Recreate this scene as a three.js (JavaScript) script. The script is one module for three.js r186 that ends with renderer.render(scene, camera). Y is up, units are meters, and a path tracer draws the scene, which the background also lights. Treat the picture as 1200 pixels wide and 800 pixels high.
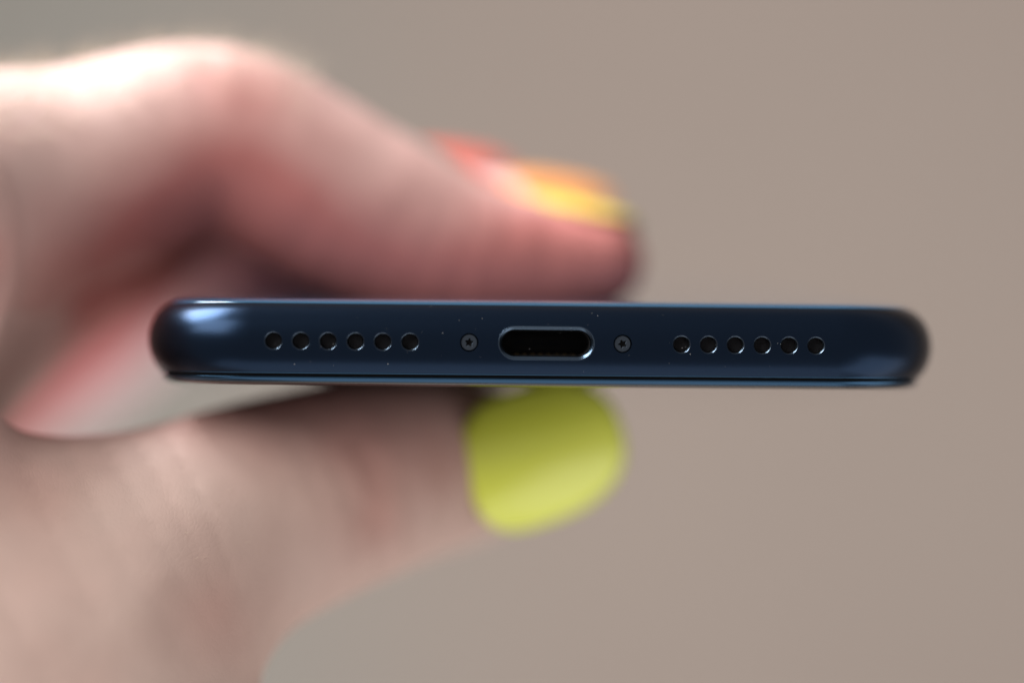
import * as THREE from 'three';
import { mergeGeometries, mergeVertices } from 'three/addons/utils/BufferGeometryUtils.js';
import { RectAreaLightUniformsLib } from 'three/addons/lights/RectAreaLightUniformsLib.js';
import { ImprovedNoise } from 'three/addons/math/ImprovedNoise.js';
import { Brush, Evaluator, SUBTRACTION } from 'three-bvh-csg';

// ---------------------------------------------------------------- camera, light, exposure
const MM = 0.001, DIST = 240;                       // the lens stands 240 mm in front of the phone's bottom edge
const scene = new THREE.Scene();
const camera = new THREE.PerspectiveCamera(15.79, 1024 / 682, 0.02, 30);
camera.position.set(0, 0, DIST * MM);
camera.lookAt(0, 0, 0);
camera.focus = (DIST + 1.0) * MM;
camera.userData.fStop = 2.9;

const renderer = new THREE.WebGLRenderer({ antialias: true });
renderer.setSize(1024, 682);
renderer.toneMapping = THREE.LinearToneMapping;
renderer.toneMappingExposure = 1.0;
renderer.shadowMap.enabled = true;

scene.background = new THREE.Color().setRGB(0.40, 0.37, 0.36);    // light the room gives back from all sides
RectAreaLightUniformsLib.init();
function areaLight(name, [r, g, b], intensity, w, h, at, to) {
  const l = new THREE.RectAreaLight(new THREE.Color().setRGB(r, g, b), intensity, w, h);
  l.name = name; l.position.set(...at); l.lookAt(...to); scene.add(l);
  return l;
}
areaLight('window_light', [0.95, 0.985, 1.0], 32, 0.55, 0.75, [-0.66, 0.69, -0.04], [0, 0.01, 0.4]);
areaLight('room_light', [1.0, 0.965, 0.93], 7, 1.1, 0.9, [-1.05, 0.9, 0.85], [0, 0, 0]);
areaLight('low_room_light', [1.0, 0.97, 0.95], 0.9, 1.2, 0.8, [-0.15, -0.8, 0.0], [0, 0, 0]);
areaLight('far_side_light', [1.0, 0.965, 0.94], 1.5, 1.2, 1.0, [0.85, -0.85, 0.3], [0, 0, -0.02]);

// ---------------------------------------------------------------- helpers
function rng(seed) { let a = seed >>> 0; return () => { a = (a + 0x6d2b79f5) | 0; let t = Math.imul(a ^ (a >>> 15), 1 | a); t = (t + Math.imul(t ^ (t >>> 7), 61 | t)) ^ t; return ((t ^ (t >>> 14)) >>> 0) / 4294967296; }; }
const noise3 = new ImprovedNoise();
const lin = (r, g, b) => new THREE.Color().setRGB(r, g, b);
const clamp = THREE.MathUtils.clamp, lerp = THREE.MathUtils.lerp, sstep = THREE.MathUtils.smoothstep;
const V = (x, y, z) => new THREE.Vector3(x, y, z);
// a sight line through the photograph (1200 x 800) followed to a depth in millimetres
const PX = 66.56 / 800;
const at = (X, Y, z) => V((X - 600) * PX * (DIST - z) / DIST, (400 - Y) * PX * (DIST - z) / DIST, z);

const used = {};
function numbered(name) { const n = used[name] = (used[name] ?? -1) + 1; return n ? `${name}_${String(n).padStart(3, '0')}` : name; }
function thing(name, label, category) { const o = new THREE.Group(); o.name = numbered(name); o.userData = { label, category }; scene.add(o); return o; }
function part(name, geometry, material, parent, label) {
  const m = new THREE.Mesh(geometry, material); m.name = numbered(name); m.castShadow = m.receiveShadow = true;
  if (label) m.userData.label = label;
  parent.add(m); return m;
}
function dataTexture(n, fill, color = false) {
  const d = new Uint8Array(n * n * 4);
  for (let y = 0; y < n; y++) for (let x = 0; x < n; x++) { const c = fill(x, y); const i = (y * n + x) * 4; if (Array.isArray(c)) { d[i] = c[0]; d[i + 1] = c[1]; d[i + 2] = c[2]; } else d[i] = d[i + 1] = d[i + 2] = c; d[i + 3] = 255; }
  const t = new THREE.DataTexture(d, n, n); t.wrapS = t.wrapT = THREE.RepeatWrapping; t.magFilter = THREE.LinearFilter; t.minFilter = THREE.LinearFilter;
  if (color) t.colorSpace = THREE.SRGBColorSpace; t.needsUpdate = true; return t;
}

// ---------------------------------------------------------------- the setting: a plain wall far behind
{
  const tex = dataTexture(512, (x, y) => {
    const f = (s, z) => noise3.noise(x / 512 * s, y / 512 * s, z);
    const k = 1 + 0.03 * f(3, 1.3) + 0.02 * f(11, 4.1) + 0.02 * f(60, 7.7);
    const grey = 1 - sstep(x / 512 + 0.02 * f(4, 8.2), 0.385, 0.45);  // cooler light at the left is put into the wall colour
    return [lerp(152, 144, grey) * k, lerp(139, 141, grey) * k, lerp(130, 134, grey) * k].map((c) => clamp(Math.round(c), 0, 255));
  }, true);
  tex.wrapS = tex.wrapT = THREE.MirroredRepeatWrapping;
  const g = new THREE.BoxGeometry(5, 3.2, 0.1);
  const w = new THREE.Mesh(g, new THREE.MeshStandardMaterial({ name: 'painted_wall', map: tex, roughness: 0.9, bumpMap: tex, bumpScale: 0.002 }));
  w.name = 'wall'; w.position.set(0.3, 0.2, -1.2); w.receiveShadow = true;
  w.userData = { kind: 'structure', label: 'plain beige wall out of focus behind the hand and phone', category: 'wall' };
  scene.add(w);
}

// ---------------------------------------------------------------- the phone (millimetres inside its group, which is scaled to metres)
const HALF_W = 39.85, LENGTH = 150.9, CORNER = 11.2;
// closed loop of outline points round the phone: corner centre and outward direction, so that an inset is a step along it
function outline(arc = 40, across = 90, along = 30) {
  const pts = [], R = CORNER, cx = HALF_W - R;
  const corner = (x, z, a0) => { for (let i = 0; i <= arc; i++) { const a = a0 + (i / arc) * Math.PI / 2; pts.push([x, z, Math.cos(a), Math.sin(a), R]); } };
  const line = (x0, z0, x1, z1, nx, nz, n) => { for (let i = 1; i < n; i++) pts.push([lerp(x0, x1, i / n), lerp(z0, z1, i / n), nx, nz, R]); };
  const zn = -R, zf = -LENGTH + R;
  corner(cx, zn, 0); pts.reverse();                      // from the near edge round to the right side, then on
  const out = []; const c = (x, z, a0) => { pts.length = 0; corner(x, z, a0); out.push(...pts); };
  const l = (...a) => { pts.length = 0; line(...a); out.push(...pts); };
  c(cx, zn, 0); l(cx, zn, -cx, zn, 0, 1, across); c(-cx, zn, Math.PI / 2); l(-cx, zn, -cx, zf, -1, 0, along);
  c(-cx, zf, Math.PI); l(-cx, zf, cx, zf, 0, -1, 30); c(cx, zf, Math.PI * 1.5); l(cx, zf, cx, zn, 1, 0, along);
  return out;
}
// sweep a profile of [inset, y] from top to bottom round the outline and cap both ends
function sweep(profile, loop) {
  const pos = [], idx = [], nor = [], uv = [], n = loop.length, m = profile.length;
  const pn = profile.map((p, j) => { const a = profile[Math.max(0, j - 1)], b = profile[Math.min(m - 1, j + 1)]; let tx = -(b[0] - a[0]), ty = b[1] - a[1]; const L = Math.hypot(tx, ty) || 1; return [-ty / L, tx / L]; });
  let run = 0;
  for (let i = 0; i <= n; i++) {
    const [cx, cz, nx, nz, R] = loop[i % n]; const q = loop[(i + 1) % n];
    for (let j = 0; j < m; j++) { const d = R - profile[j][0]; pos.push(cx + nx * d, profile[j][1], cz + nz * d); nor.push(nx * pn[j][0], pn[j][1], nz * pn[j][0]); uv.push(run * MM, profile[j][1] * MM); }
    run += Math.hypot(q[0] + q[2] * q[4] - cx - nx * R, q[1] + q[3] * q[4] - cz - nz * R);
  }
  for (let i = 0; i < n; i++) for (let j = 0; j < m - 1; j++) { const a = i * m + j, b = a + m; idx.push(a, b, a + 1, b, b + 1, a + 1); }
  for (const [j, up] of [[0, 1], [m - 1, -1]]) {
    const base = pos.length / 3; pos.push(0, profile[j][1], -LENGTH / 2); nor.push(0, up, 0); uv.push(0, 0);
    for (let i = 0; i <= n; i++) { const k = (i * m + j) * 3; pos.push(pos[k], pos[k + 1], pos[k + 2]); nor.push(0, up, 0); uv.push(pos[k] * MM, pos[k + 2] * MM); }
    for (let i = 0; i < n; i++) up > 0 ? idx.push(base, base + 2 + i, base + 1 + i) : idx.push(base, base + 1 + i, base + 2 + i);
  }
  const g = new THREE.BufferGeometry(); g.setAttribute('position', new THREE.Float32BufferAttribute(pos, 3)); g.setAttribute('normal', new THREE.Float32BufferAttribute(nor, 3)); g.setAttribute('uv', new THREE.Float32BufferAttribute(uv, 2)); g.setIndex(idx); return g;
}
const BULGE = 3.35, HALF_T = 4.0;
const insetAt = (y) => BULGE * (1 - Math.sqrt(Math.max(0, 1 - (y / HALF_T) ** 2)));

const phone = thing('smartphone', 'dark blue smartphone held edge on, its charging port and speaker holes facing out', 'phone');
phone.scale.setScalar(MM);
phone.position.set((637.5 - 600) * PX * MM + 0.0002, (400 - 402.6) * PX * MM, 0);
phone.rotation.set(0, 0.03, THREE.MathUtils.degToRad(-0.54), 'ZYX');

const grainTex = dataTexture(256, (() => { const r = rng(5); return () => Math.round(128 + 90 * (r() - 0.5) + 60 * (r() - 0.5)); })());
grainTex.repeat.set(90, 90);
const M = {
  frame: new THREE.MeshPhysicalMaterial({ name: 'anodised_blue_aluminium', color: lin(0.0105, 0.0215, 0.044), metalness: 1, roughness: 0.28, clearcoat: 0.08, clearcoatRoughness: 0.24, bumpMap: grainTex, bumpScale: 0.000016 }),
  edge: new THREE.MeshPhysicalMaterial({ name: 'polished_blue_edge', color: lin(0.03, 0.07, 0.125), metalness: 1, roughness: 0.22 }),
  rim: new THREE.MeshPhysicalMaterial({ name: 'cut_aluminium_edge', color: lin(0.11, 0.145, 0.19), metalness: 1, roughness: 0.24 }),
  backGlass: new THREE.MeshPhysicalMaterial({ name: 'blue_back_glass', color: lin(0.022, 0.075, 0.14), metalness: 0.35, roughness: 0.14, clearcoat: 0.6, clearcoatRoughness: 0.05 }),
  black: new THREE.MeshPhysicalMaterial({ name: 'black_rubber', color: lin(0.006, 0.006, 0.007), roughness: 0.7 }),
  screen: new THREE.MeshPhysicalMaterial({ name: 'black_screen_glass', color: lin(0.006, 0.007, 0.009), roughness: 0.08, clearcoat: 0.3 }),
  cavity: new THREE.MeshStandardMaterial({ name: 'dark_cavity', color: lin(0.006, 0.006, 0.007), roughness: 0.8 }),
  mesh: new THREE.MeshStandardMaterial({ name: 'dark_wire_mesh', color: lin(0.035, 0.035, 0.04), metalness: 0.6, roughness: 0.5 }),
  portRim: new THREE.MeshPhysicalMaterial({ name: 'bevelled_port_metal', color: lin(0.065, 0.095, 0.135), metalness: 1, roughness: 0.27 }),
  screw: new THREE.MeshPhysicalMaterial({ name: 'dark_blue_steel', color: lin(0.065, 0.082, 0.105), metalness: 1, roughness: 0.42 }),
  gold: new THREE.MeshStandardMaterial({ name: 'gold_contact', color: lin(0.14, 0.1, 0.05), metalness: 1, roughness: 0.35 }),
};

const HOLE_X = [];
for (let k = 0; k < 6; k++) { HOLE_X.push(-26.55 + k * 2.655); HOLE_X.push(13.27 + k * 2.64); }
const SCREW_X = [-7.5, 7.5], HOLE_R = 0.88, HOLE_Y = 0.05;
// stadium loop, half length a, half height b
function stadium(a, b, n = 20) { const p = []; for (let i = 0; i <= n; i++) { const t = -Math.PI / 2 + Math.PI * i / n; p.push([a - b + Math.cos(t) * b, Math.sin(t) * b]); } for (let i = 0; i <= n; i++) { const t = Math.PI / 2 + Math.PI * i / n; p.push([-(a - b) + Math.cos(t) * b, Math.sin(t) * b]); } return p; }
const PORT_A = 4.72, PORT_B = 1.66;
{
  // frame: the curved band, cut open for holes, screws and port
  const prof = [];
  const yTop = 3.68, yBot = -3.0;
  for (let i = 0; i <= 44; i++) { const y = lerp(yTop, yBot, i / 44); prof.push([insetAt(y), y]); }
  let g = mergeVertices(sweep(prof, outline()), 1e-5);
  let brush = new Brush(g); brush.updateMatrixWorld();
  const ev = new Evaluator(); ev.useGroups = false; ev.attributes = ['position', 'normal', 'uv'];
  const cut = (geo) => { const b = new Brush(geo); b.updateMatrixWorld(); brush = ev.evaluate(brush, b, SUBTRACTION); brush.updateMatrixWorld(); };
  const cyl = (x, r, depth) => { const c = new THREE.CylinderGeometry(r, r, depth, 40); c.rotateX(Math.PI / 2); c.translate(x, HOLE_Y, 1 - depth / 2); return c; };
  for (const x of HOLE_X) cut(cyl(x, HOLE_R - 0.012, 4));
  for (const x of SCREW_X) cut(cyl(x, 0.9, 4));
  const sh = new THREE.Shape(stadium(PORT_A - 0.012, PORT_B - 0.012).map(([x, y]) => new THREE.Vector2(x, y)));
  const pg = new THREE.ExtrudeGeometry(sh, { depth: 10, bevelEnabled: false }); pg.translate(0.05, HOLE_Y, -9); cut(pg);
  part('frame', brush.geometry, M.frame, phone, 'dark blue anodised metal band with rounded ends');

  // thin bright lip below the band, rubber seam, display edge and screen
  const lp = [[insetAt(-3.0) + 0.0, -3.0]]; for (let i = 1; i <= 8; i++) { const t = i / 8 * Math.PI / 2; lp.push([insetAt(-3.0) + 0.16 * (1 - Math.cos(t)) , -3.0 - 0.15 * Math.sin(t)]); }
  part('frame_lip', sweep(lp, outline()), M.edge, phone);
  part('seam_gasket', sweep([[1.75, -2.95], [1.72, -3.5]], outline()), M.black, phone, 'thin black seam between band and screen');
  const bz = []; for (let i = 0; i <= 12; i++) { const y = lerp(-3.38, -3.9, i / 12); bz.push([lerp(1.3, 1.66, (i / 12) ** 2) + (i === 0 ? 0.1 : 0), y]); }
  part('screen_bezel', sweep(bz, outline()), M.edge, phone, 'thin light blue strip round the screen');
  const sg = []; for (let i = 0; i <= 16; i++) { const t = i / 16 * Math.PI / 2; sg.push([1.7 + 1.7 * (1 - Math.cos(t)), -3.9 - 0.4 * Math.sin(t)]); }
  part('screen', sweep([[1.7, -3.85], ...sg], outline()), M.screen, phone, 'black glass screen seen edge on');
  const bg = []; for (let i = 0; i <= 18; i++) { const t = i / 18 * Math.PI / 2; bg.push([2.2 + 2.6 * (1 - Math.sin(t)), 3.7 + 0.56 * Math.cos(t)]); }
  bg.push([2.22, 3.62]);
  part('back_glass', sweep(bg, outline()), M.backGlass, phone, 'blue back glass showing as a thin strip along the top edge');

  // speaker holes: countersunk rim, tube, wire mesh at the bottom
  const follow = (geo) => { const p = geo.attributes.position; for (let i = 0; i < p.count; i++) p.setZ(i, p.getZ(i) - insetAt(p.getY(i) + HOLE_Y) * sstep(p.getZ(i), -0.6, -0.05)); geo.computeVertexNormals(); return geo; };
  const lathe = (pts, seg = 40) => { const l = new THREE.LatheGeometry(pts.map(([r, z]) => new THREE.Vector2(r, z)), seg); l.rotateX(Math.PI / 2); return l; };
  const rimG = follow(lathe([[0.74, -0.6], [0.74, -0.2], [0.752, -0.165], [0.845, -0.05], [0.868, -0.024], [HOLE_R + 0.004, -0.02], [HOLE_R + 0.006, -0.2]].reverse()));
  const tubeG = lathe([[0.75, -0.5], [0.74, -1.8], [0.0, -1.8]].reverse());
  const wires = []; for (let k = -4; k <= 4; k++) { const h = Math.sqrt(Math.max(0.02, 0.5 - (k * 0.15) ** 2)); const w = new THREE.CylinderGeometry(0.032, 0.032, 2 * h, 6); w.translate(k * 0.15, 0, 0); wires.push(w); const w2 = w.clone(); w2.rotateZ(Math.PI / 2); w2.translate(0, 0, 0.05); wires.push(w2); }
  const meshG = mergeGeometries(wires); meshG.rotateZ(0.7); meshG.translate(0, 0, -0.95);
  HOLE_X.sort((a, b) => a - b);
  for (const x of HOLE_X) {
    const h = part('speaker_hole', tubeG, M.cavity, phone); h.position.set(x, HOLE_Y, 0);
    part('rim', rimG, M.rim, h); const w = part('wire_mesh', meshG, M.mesh, h); w.rotation.z = x * 1.3;
  }
  // screws with a five-lobed socket
  const lobes = (r, s) => { const p = []; for (let i = 0; i < 60; i++) { const a = i / 60 * Math.PI * 2; const R = r * (1 + s * Math.cos(5 * a)); p.push(new THREE.Vector2(Math.cos(a) * R, Math.sin(a) * R)); } return p; };
  const disc = new THREE.Shape(); disc.absarc(0, 0, 0.74, 0, Math.PI * 2); disc.holes.push(new THREE.Path(lobes(0.4, 0.22)));
  const headG = new THREE.ExtrudeGeometry(disc, { depth: 0.3, bevelEnabled: true, bevelThickness: 0.07, bevelSize: 0.07, bevelSegments: 3, curveSegments: 32 }); headG.translate(0, 0, -0.62);
  const wellG = lathe([[0.905, -0.03], [0.89, -0.05], [0.87, -0.3], [0.86, -0.8], [0, -0.82]]);
  const pitG = lathe([[0.42, -0.3], [0.40, -0.75], [0, -0.78]]);
  SCREW_X.forEach((x, i) => {
    const s = part('screw', headG, M.screw, phone); s.position.set(x, HOLE_Y, 0); s.rotation.z = i * 0.5 + 0.2;
    const w = part('screw_well', follow(wellG.clone()), M.frame, s); w.rotation.z = -s.rotation.z; part('socket', pitG, M.cavity, s);
  });
  // charging port: bevelled rim, dark cavity, row of contacts
  const ring = (rows) => { const n = stadium(1, 1).length, pos = [], idx = [], uv = []; for (const [inset, z] of rows) for (const [x, y] of stadium(PORT_A - inset, PORT_B - inset)) { pos.push(x, y, z - insetAt(y + HOLE_Y) * sstep(z, -0.6, -0.05)); uv.push(x * MM, y * MM); }
    for (let r = 0; r < rows.length - 1; r++) for (let i = 0; i < n; i++) { const a = r * n + i, b = r * n + (i + 1) % n; idx.push(a, b, a + n, b, b + n, a + n); }
    const q = new THREE.BufferGeometry(); q.setAttribute('position', new THREE.Float32BufferAttribute(pos, 3)); q.setAttribute('uv', new THREE.Float32BufferAttribute(uv, 2)); q.setIndex(idx); q.computeVertexNormals(); return q; };
  const port = part('charging_port', ring([[0.44, -0.5], [0.46, -3], [0.5, -7], [1.1, -7.02], [1.6, -7.03]]), M.cavity, phone, 'black stadium shaped charging port with bevelled rim');
  port.position.set(0.05, HOLE_Y, 0);
  part('rim', ring([[-0.006, -0.3], [-0.004, -0.012], [0.02, 0.012], [0.08, 0.006], [0.1, -0.03], [0.16, -0.1], [0.32, -0.3], [0.40, -0.46], [0.44, -0.9]]), M.portRim, port);
  for (let k = 0; k < 8; k++) { const c = part('contact', new THREE.BoxGeometry(0.4, 0.06, 2), M.gold, port); c.position.set(-2.8 + k * 0.8, -1.1, -4.6); }
  // dust
  const r = rng(77), bits = [];
  for (let k = 0; k < 42; k++) { const s = 0.014 + 0.03 * r() ** 4; const b = new THREE.IcosahedronGeometry(s, 0); b.scale(1 + r(), 0.6 + 0.6 * r(), 0.5); b.rotateZ(r() * 3); const y = -2.8 + 6.4 * r(), x = -27 + 54 * r(); b.translate(x, y, -insetAt(y) + 0.005); bits.push(b); }
  const dust = part('dust', mergeGeometries(bits), new THREE.MeshStandardMaterial({ name: 'pale_dust', color: lin(0.5, 0.5, 0.5), roughness: 0.9 }), phone); dust.userData.kind = 'stuff';
}

// ---------------------------------------------------------------- the hand: one continuous skin from joints and radii (mm), five nails
const J = {   // [x, y, z, radius]
  wristA: [...at(-420, 640, -30).toArray(), 24], wristB: [...at(-420, 700, -62).toArray(), 22],
  forearm: [-230, -150, -30, 33],
};
const mk = (X, Y, z, r) => [...at(X, Y, z).toArray(), r];
const fingers = {
  index: [mk(-75, 238, -20, 11.8), mk(90, 205, -25, 11.3), mk(252, 167, -28, 10.2), mk(395, 236, -30, 9.8), mk(545, 304, -32, 8.6), mk(630, 311, -33, 6.9), mk(699, 306, -33, 5.0)],
  middle: [mk(-85, 360, -36, 12.2), mk(90, 280, -43, 10.8), mk(240, 185, -49, 9.8), mk(385, 250, -51, 9.0), mk(530, 282, -52, 7.6), mk(610, 281, -53, 6.4), mk(668, 280, -53, 5.4)],
  ring: [mk(-75, 430, -57, 12), mk(80, 350, -63, 10.3), mk(215, 225, -68, 9.4), mk(335, 238, -70, 8.2), mk(440, 252, -71, 7.0), mk(505, 248, -71, 6.0), mk(554, 246, -71, 5.0)],
  little: [mk(-65, 490, -76, 11), mk(70, 425, -80, 9.0), mk(180, 345, -84, 8.2), mk(270, 305, -86, 7.2), mk(345, 308, -87, 6.2), mk(390, 312, -87, 5.4), mk(425, 316, -87, 4.6)],
};
const thumb = [mk(-140, 830, -13, 20), mk(50, 712, -11, 16), mk(190, 640, -13, 12.0), mk(310, 600, -18, 11.5), mk(430, 560, -23, 10.3), mk(535, 541, -32, 8.9), mk(610, 531, -35, 6.6), mk(650, 526, -37, 5.4)];
const palm = [
  [[...fingers.index[0]], J.wristA], [[...fingers.middle[0]], J.wristA], [[...fingers.ring[0]], J.wristB], [[...fingers.little[0]], J.wristB], [J.wristA, J.wristB],
  [J.wristA, thumb[0]], [J.wristA, J.forearm], [J.wristB, J.forearm],
  [mk(-138, 285, -4, 9), mk(-162, 420, -2, 8)], [mk(-162, 420, -2, 8), mk(-125, 620, -4, 12)],       // skin between thumb and index finger
  [mk(165, 745, -9, 10.5), mk(110, 900, -10, 14)], [mk(110, 900, -10, 14), [-105, -85, -22, 25]],
  [mk(-138, 285, -4, 9), mk(-280, 300, -12, 15)], [mk(-280, 300, -12, 15), J.wristA], [mk(-260, 420, -30, 16), mk(-150, 330, -26, 16)],
];
function cone(p, a, b) {
  const bx = b[0] - a[0], by = b[1] - a[1], bz = b[2] - a[2], px = p[0] - a[0], py = p[1] - a[1], pz = p[2] - a[2];
  const t = clamp((px * bx + py * by + pz * bz) / (bx * bx + by * by + bz * bz), 0, 1);
  return Math.hypot(px - bx * t, py - by * t, pz - bz * t) - lerp(a[3], b[3], t);
}
// a chain of joints drawn out into a smooth curve of short tapered pieces, so that a finger bends without lumps
function smooth(joints, steps = 4) {
  const c = new THREE.CatmullRomCurve3(joints.map((j) => V(j[0], j[1], j[2])), false, 'centripetal'), r = new THREE.CatmullRomCurve3(joints.map((j, i) => V(i, j[3], 0)), false, 'catmullrom', 0.5), n = joints.length - 1, out = [];
  for (let i = 0; i <= n * steps; i++) { const t = i / (n * steps), p = c.getPoint(t); out.push([p.x, p.y, p.z, r.getPoint(t).y + 0.35]); }
  return out;
}
const smin = (a, b, k) => { const h = Math.max(k - Math.abs(a - b), 0) / k; return Math.min(a, b) - h * h * k * 0.25; };
// creases: short grooves pressed into the skin [from, to, width, depth]
const creases = [
  [mk(415, 520, -12, 0), mk(440, 560, -13, 0), 2.0, 0.3], [mk(430, 600, -11, 0), mk(440, 640, -15, 0), 1.6, 0.35], [mk(45, 270, 0, 0), mk(44, 335, -2, 0), 2.6, 2.0],
  [mk(255, 660, 4, 0), mk(240, 740, 4, 0), 3.6, 1.6], [mk(20, 548, 6, 0), mk(70, 545, 5, 0), 1.5, 0.5],
];
const curves = Object.values(fingers).map((f) => smooth(f)), thumbCurve = smooth(thumb);
const minChain = (p, c) => { let d = 1e9; for (let i = 0; i < c.length - 1; i++) { const q = cone(p, c[i], c[i + 1]); if (q < d) d = q; } return d; };
function field(p) {
  let pd = cone(p, ...palm[0]); for (let i = 1; i < palm.length; i++) pd = smin(pd, cone(p, ...palm[i]), 11);
  let d = smin(pd, minChain(p, thumbCurve), 9);
  for (const f of curves) d = smin(d, smin(pd, minChain(p, f), 7), 0.9);
  for (const [a, b, w, depth] of creases) { const q = cone(p, a, b); if (q < w * 2.5) d += depth * Math.exp(-((q / w) ** 2)); }
  return d + 0.13 * noise3.noise(p[0] * 0.16, p[1] * 0.16, p[2] * 0.16) + 0.02 * noise3.noise(p[0] * 0.5, p[1] * 0.5, p[2] * 0.5);
}
// surface nets over a sparse grid
function surface(f, lo, hi, h) {
  const n = lo.map((l, i) => Math.ceil((hi[i] - l) / h / 8) * 8 + 1), [nx, ny, nz] = n, val = new Float32Array(nx * ny * nz).fill(99), id = (x, y, z) => (z * ny + y) * nx + x;
  const reach = 8 * h * 0.87 + h * 2;
  for (let z = 0; z < nz - 1; z += 8) for (let y = 0; y < ny - 1; y += 8) for (let x = 0; x < nx - 1; x += 8) {
    const c = f([lo[0] + (x + 4) * h, lo[1] + (y + 4) * h, lo[2] + (z + 4) * h]);
    const far = Math.abs(c) > reach + 3;
    for (let k = 0; k <= 8; k++) for (let j = 0; j <= 8; j++) for (let i = 0; i <= 8; i++) { const q = id(x + i, y + j, z + k); if (far) { if (val[q] === 99) val[q] = c; } else val[q] = f([lo[0] + (x + i) * h, lo[1] + (y + j) * h, lo[2] + (z + k) * h]); }
  }
  const vid = new Int32Array(nx * ny * nz).fill(-1), pos = [], idx = [];
  for (let z = 0; z < nz - 1; z++) for (let y = 0; y < ny - 1; y++) for (let x = 0; x < nx - 1; x++) {
    let m = 0; for (let c = 0; c < 8; c++) if (val[id(x + (c & 1), y + (c >> 1 & 1), z + (c >> 2))] < 0) m |= 1 << c;
    if (m === 0 || m === 255) continue;
    let sx = 0, sy = 0, sz = 0, k = 0;
    for (let a = 0; a < 8; a++) for (const bit of [1, 2, 4]) { const b = a | bit; if (b === a || ((m >> a) & 1) === ((m >> b) & 1)) continue; const va = val[id(x + (a & 1), y + (a >> 1 & 1), z + (a >> 2))], vb = val[id(x + (b & 1), y + (b >> 1 & 1), z + (b >> 2))], t = va / (va - vb); sx += (a & 1) + (bit === 1 ? t : 0); sy += (a >> 1 & 1) + (bit === 2 ? t : 0); sz += (a >> 2) + (bit === 4 ? t : 0); k++; }
    vid[id(x, y, z)] = pos.length / 3; pos.push(lo[0] + (x + sx / k) * h, lo[1] + (y + sy / k) * h, lo[2] + (z + sz / k) * h);
  }
  const quad = (a, b, c, d, flip) => { if (a < 0 || b < 0 || c < 0 || d < 0) return; flip ? idx.push(a, c, b, b, c, d) : idx.push(a, b, c, b, d, c); };
  for (let z = 1; z < nz - 1; z++) for (let y = 1; y < ny - 1; y++) for (let x = 1; x < nx - 1; x++) {
    const s = val[id(x, y, z)] < 0;
    if (s !== val[id(x + 1, y, z)] < 0) quad(vid[id(x, y - 1, z - 1)], vid[id(x, y, z - 1)], vid[id(x, y - 1, z)], vid[id(x, y, z)], !s);
    if (s !== val[id(x, y + 1, z)] < 0) quad(vid[id(x - 1, y, z - 1)], vid[id(x, y, z - 1)], vid[id(x - 1, y, z)], vid[id(x, y, z)], s);
    if (s !== val[id(x, y, z + 1)] < 0) quad(vid[id(x - 1, y - 1, z)], vid[id(x, y - 1, z)], vid[id(x - 1, y, z)], vid[id(x, y, z)], !s);
  }
  return { pos, idx };
}
// flushed joints, and crevice shade painted into the skin as red: [x, y, z, reach, strength]
const flushAndShade = [
  [...at(705, 325, -27).toArray(), 9, 1.0], [...at(640, 320, -24).toArray(), 12, 0.6], [...at(510, 320, -22).toArray(), 9, 0.35], [...at(290, 310, -26).toArray(), 14, 1.0], [...at(270, 320, -44).toArray(), 16, 1.4], [...at(285, 100, -20).toArray(), 6, 0.3], [...at(250, 310, -22).toArray(), 12, 0.6],
  [...at(430, 535, -12).toArray(), 5, 0.35], [...at(530, 540, -16).toArray(), 6, 0.35], [...at(440, 610, -12).toArray(), 4, 0.35], [...at(240, 720, -2).toArray(), 5, 0.3], [...at(45, 300, 0).toArray(), 5, 0.5],
  [...at(100, 398, -55).toArray(), 12, 0.85], [...at(20, 446, -50).toArray(), 12, 1.0], [...at(190, 330, -40).toArray(), 12, 0.5], [...at(350, 470, -14).toArray(), 12, 0.3], [...at(40, 548, 4).toArray(), 5, 0.4],
];
const hand = thing('hand', 'left hand with brightly painted nails holding the phone between fingers and thumb', 'hand');
hand.position.set(-0.06, -0.03, 0); 
const off = V(-60, -30, 0);
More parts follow.
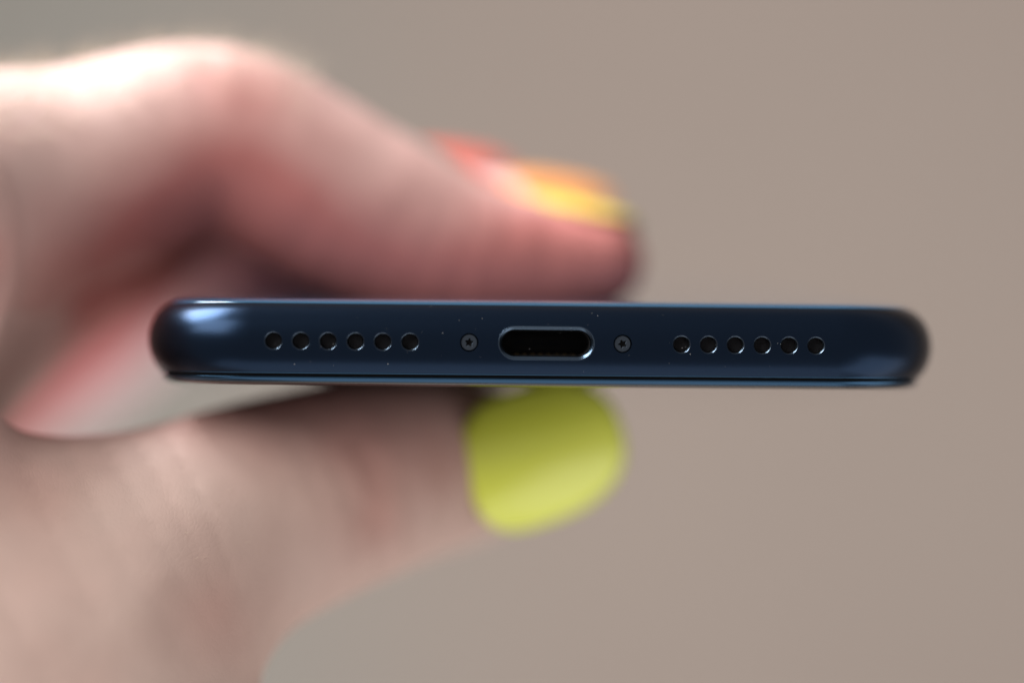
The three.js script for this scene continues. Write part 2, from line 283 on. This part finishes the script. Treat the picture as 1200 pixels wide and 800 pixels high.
{
  const s = surface(field, [-265, -185, -108], [30, 42, 30], 1.15), count = s.pos.length / 3;
  const nor = new Float32Array(count * 3), col = new Float32Array(count * 3), e = 0.35;
  for (let i = 0; i < count; i++) {
    const p = s.pos.slice(i * 3, i * 3 + 3), g = [0, 1, 2].map((c) => { const a = [...p], b = [...p]; a[c] += e; b[c] -= e; return field(a) - field(b); }), L = Math.hypot(...g) || 1;
    g.forEach((x, c) => nor[i * 3 + c] = x / L);
    let red = 0.14 + 0.08 * noise3.noise(p[0] * 0.07, p[1] * 0.07, p[2] * 0.07 + 9) + 0.07 * noise3.noise(p[0] * 0.2, p[1] * 0.2, p[2] * 0.2);
    for (const [x, y, z, r, k] of flushAndShade) red += k * Math.exp(-((p[0] - x) ** 2 + (p[1] - y) ** 2 + (p[2] - z) ** 2) / (r * r));
    if (p[1] > 3) red += 0.32 * clamp(-nor[i * 3 + 1] + 0.15, 0, 1);      // warm shade under the fingers, painted in as redder skin
    red = clamp(red, 0, 1); const tanShade = sstep(-p[1], 4, 16) * 0.85, farLift = sstep(-p[2], 42, 54);  // low skin tanned and darkened for shade; far skin lightened for missing light
    const c = [lerp(lerp(0.68, 0.57, tanShade), lerp(0.56, 0.44, tanShade), red), lerp(lerp(0.51, 0.435, tanShade), lerp(0.2, 0.22, tanShade), red), lerp(lerp(0.46, 0.375, tanShade), lerp(0.18, 0.18, tanShade), red)];
    const v = 1 + 0.035 * noise3.noise(p[0] * 0.45, p[1] * 0.45, p[2] * 0.45 + 3); c.forEach((x, k) => col[i * 3 + k] = lerp(x, [0.88, 0.68, 0.68][k] * x / [0.62, 0.45, 0.4][k], farLift) * v);
  }
  // uv in metres from the side each triangle faces most
  const seen = new Map(), P = [], N = [], C = [], U = [], idx = [];
  for (let t = 0; t < s.idx.length; t += 3) {
    const [a, b, c] = [s.idx[t], s.idx[t + 1], s.idx[t + 2]], m = [0, 1, 2].map((k) => Math.abs(nor[a * 3 + k] + nor[b * 3 + k] + nor[c * 3 + k])), ax = m.indexOf(Math.max(...m));
    for (const v of [a, b, c]) { const key = v * 3 + ax; let q = seen.get(key); if (q === undefined) { q = P.length / 3; seen.set(key, q); const [x, y, z] = s.pos.slice(v * 3, v * 3 + 3); P.push((x - off.x) * MM, (y - off.y) * MM, z * MM); for (let k = 0; k < 3; k++) { N.push(nor[v * 3 + k]); C.push(col[v * 3 + k]); } const w = [[z, y], [x, z], [x, y]][ax]; U.push(w[0] * MM, w[1] * MM); } idx.push(q); }
  }
  const g = new THREE.BufferGeometry(); g.setAttribute('position', new THREE.Float32BufferAttribute(P, 3)); g.setAttribute('normal', new THREE.Float32BufferAttribute(N, 3)); g.setAttribute('color', new THREE.Float32BufferAttribute(C, 3)); g.setAttribute('uv', new THREE.Float32BufferAttribute(U, 2)); g.setIndex(idx);
  // fine crossing lines of the skin
  const size = 512, r = rng(31), cells = []; for (let i = 0; i < 520; i++) cells.push([r() * size, r() * size]);
  const grid = new Map(); cells.forEach(([x, y]) => { for (const dx of [-size, 0, size]) for (const dy of [-size, 0, size]) { const k = Math.floor((x + dx) / 32) + ',' + Math.floor((y + dy) / 32); (grid.get(k) ?? grid.set(k, []).get(k)).push([x + dx, y + dy]); } });
  const skinTex = dataTexture(size, (x, y) => { let d1 = 1e9, d2 = 1e9; const gx = Math.floor(x / 32), gy = Math.floor(y / 32); for (let i = -2; i <= 2; i++) for (let j = -2; j <= 2; j++) for (const c of grid.get((gx + i) + ',' + (gy + j)) ?? []) { const d = Math.hypot((c[0] - x) * 1.25, c[1] - y); if (d < d1) { d2 = d1; d1 = d; } else if (d < d2) d2 = d; } return Math.round(255 * clamp(0.25 + (d2 - d1) / 12, 0, 1) * (0.85 + 0.15 * r())); });
  skinTex.repeat.set(1 / 0.011, 1 / 0.011);
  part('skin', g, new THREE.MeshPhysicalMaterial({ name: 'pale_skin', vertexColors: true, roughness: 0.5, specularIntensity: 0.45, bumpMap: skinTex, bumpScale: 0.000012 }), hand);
  // downy hairs on the back of the hand and wrist
  const hr = rng(404), strand = new THREE.ConeGeometry(0.03 * MM, 1, 4); strand.translate(0, 0.5, 0);
  const hairs = new THREE.InstancedMesh(strand, new THREE.MeshPhysicalMaterial({ name: 'fair_hair', color: lin(0.6, 0.5, 0.38), roughness: 0.4 }), 2600);
  const q = new THREE.Quaternion(), m4 = new THREE.Matrix4(), n = P.length / 3; let made = 0;
  for (let tries = 0; made < 2600 && tries < 200000; tries++) {
    const i = Math.floor(hr() * n), x = P[i * 3] / MM + off.x, y = P[i * 3 + 1] / MM + off.y, z = P[i * 3 + 2] / MM;
    if (x < -75 || x > -22 || z < -45 || (y > -12 && N[i * 3 + 1] < 0.35) || N[i * 3] > 0.6 || (y < 0 && (y > -14 || hr() > 0.05))) continue;
    const dir = V(N[i * 3], N[i * 3 + 1], N[i * 3 + 2]).add(V(0.5 + 0.5 * (hr() - 0.5), 0.3 * (hr() - 0.5), 0.5 * (hr() - 0.5))).normalize();
    m4.compose(V(P[i * 3], P[i * 3 + 1], P[i * 3 + 2]), q.setFromUnitVectors(V(0, 1, 0), dir), V(y < -12 ? 0.45 : 1, (y < -12 ? 0.6 + hr() : 1.6 + 3 * hr()) * MM, y < -12 ? 0.45 : 1)); hairs.setMatrixAt(made++, m4);
  }
  hairs.count = made; hairs.name = 'hair'; hairs.userData.kind = 'stuff'; hand.add(hairs);
}
// a nail: a curved oval plate on the back of a fingertip. root and tip along the finger, up = the way the nail faces
function nail(label, centre, along, up, len, width, curve, color) {
  const a = along.clone().normalize(), n = up.clone().addScaledVector(a, -up.dot(a)).normalize(), b = new THREE.Vector3().crossVectors(a, n);
  const rings = 14, seg = 56, pos = [], idx = [];
  for (const side of [1, -1]) for (let i = 0; i <= rings; i++) for (let k = 0; k < seg; k++) {
    const r = i / rings, t = k / seg * Math.PI * 2, c = Math.cos(t), s = Math.sin(t), ex = c > 0 ? 0.85 : 0.62;
    const u = Math.sign(c) * Math.abs(c) ** ex * r * len / 2, w = Math.sign(s) * Math.abs(s) ** 0.8 * r * width / 2;
    const h = -curve * (w / (width / 2)) ** 2 * 1 - 0.09 * len * (u / (len / 2)) ** 2 * 0.6, th = side > 0 ? 0.42 * Math.sqrt(Math.max(0, 1 - r ** 6)) : -0.25 * Math.sqrt(Math.max(0, 1 - r ** 8));
    const p = centre.clone().addScaledVector(a, u).addScaledVector(b, w).addScaledVector(n, h + th).sub(off); pos.push(p.x * MM, p.y * MM, p.z * MM);
  }
  const m = (rings + 1) * seg;
  for (const o of [0, m]) for (let i = 0; i < rings; i++) for (let k = 0; k < seg; k++) { const q = o + i * seg + k, q2 = o + i * seg + (k + 1) % seg; o ? idx.push(q, q2, q + seg, q2, q2 + seg, q + seg) : idx.push(q, q + seg, q2, q2, q + seg, q2 + seg); }
  for (let k = 0; k < seg; k++) { const q = rings * seg + k, q2 = rings * seg + (k + 1) % seg; idx.push(q, m + q, q2, q2, m + q, m + q2); }
  let g = new THREE.BufferGeometry(); g.setAttribute('position', new THREE.Float32BufferAttribute(pos, 3)); g.setIndex(idx); g = mergeVertices(g, 1e-7); g.computeVertexNormals();
  return part('nail', g, new THREE.MeshPhysicalMaterial({ name: 'nail_polish', color: lin(...color), roughness: 0.3, clearcoat: 0.6, clearcoatRoughness: 0.2 }), hand, label);
}
const vec = (j) => V(j[0], j[1], j[2]);
const onSkin = (from, dir, lift) => { const d = dir.clone().normalize(), p = from.clone(); for (let i = 0; i < 80; i++) { const f = field(p.toArray()); if (f > 0) break; p.addScaledVector(d, Math.max(0.05, -f * 0.8)); } return p.addScaledVector(d, lift); };
function fingerNail(label, f, up, len, width, curve, color, back, lift) {      // centred a little behind the tip joint, lying along the skin
  const tip = vec(f[6]), a = tip.clone().sub(vec(f[5])).normalize(), u = up.clone().addScaledVector(a, -up.dot(a)).normalize();
  const p0 = onSkin(tip.clone().addScaledVector(a, -back - 3), u, 0), p1 = onSkin(tip.clone().addScaledVector(a, -back + 3), u, 0);
  const along = p1.clone().sub(p0).normalize();
  return nail(label, onSkin(tip.clone().addScaledVector(a, -back), u, lift), along, u, len, width, curve, color);
}
{
  nail('yellow green thumbnail facing out below the phone', at(643, 535, -21.3), V(1, 0.34, -0.3), V(0.04, -0.16, 0.97), 18.2, 15.2, 2.8, [0.78, 0.85, 0.085]);
  fingerNail('yellow index fingernail', fingers.index, V(0.3, 0.95, -0.22), 13, 9.5, 2.2, [0.68, 0.52, 0.09], 1, 0.5);
  fingerNail('orange middle fingernail', fingers.middle, V(0.22, 0.95, 0.2), 12.5, 9.5, 2.4, [0.85, 0.3, 0.05], 1, 0.5);
  fingerNail('red ring fingernail', fingers.ring, V(0.15, 0.95, 0.2), 12, 9, 2.3, [0.8, 0.07, 0.04], 1, 0.5);
  fingerNail('pink little fingernail', fingers.little, V(0.1, 0.97, 0.1), 9.5, 7.5, 2.1, [0.7, 0.08, 0.2], 1, 0.4);
}

renderer.render(scene, camera);
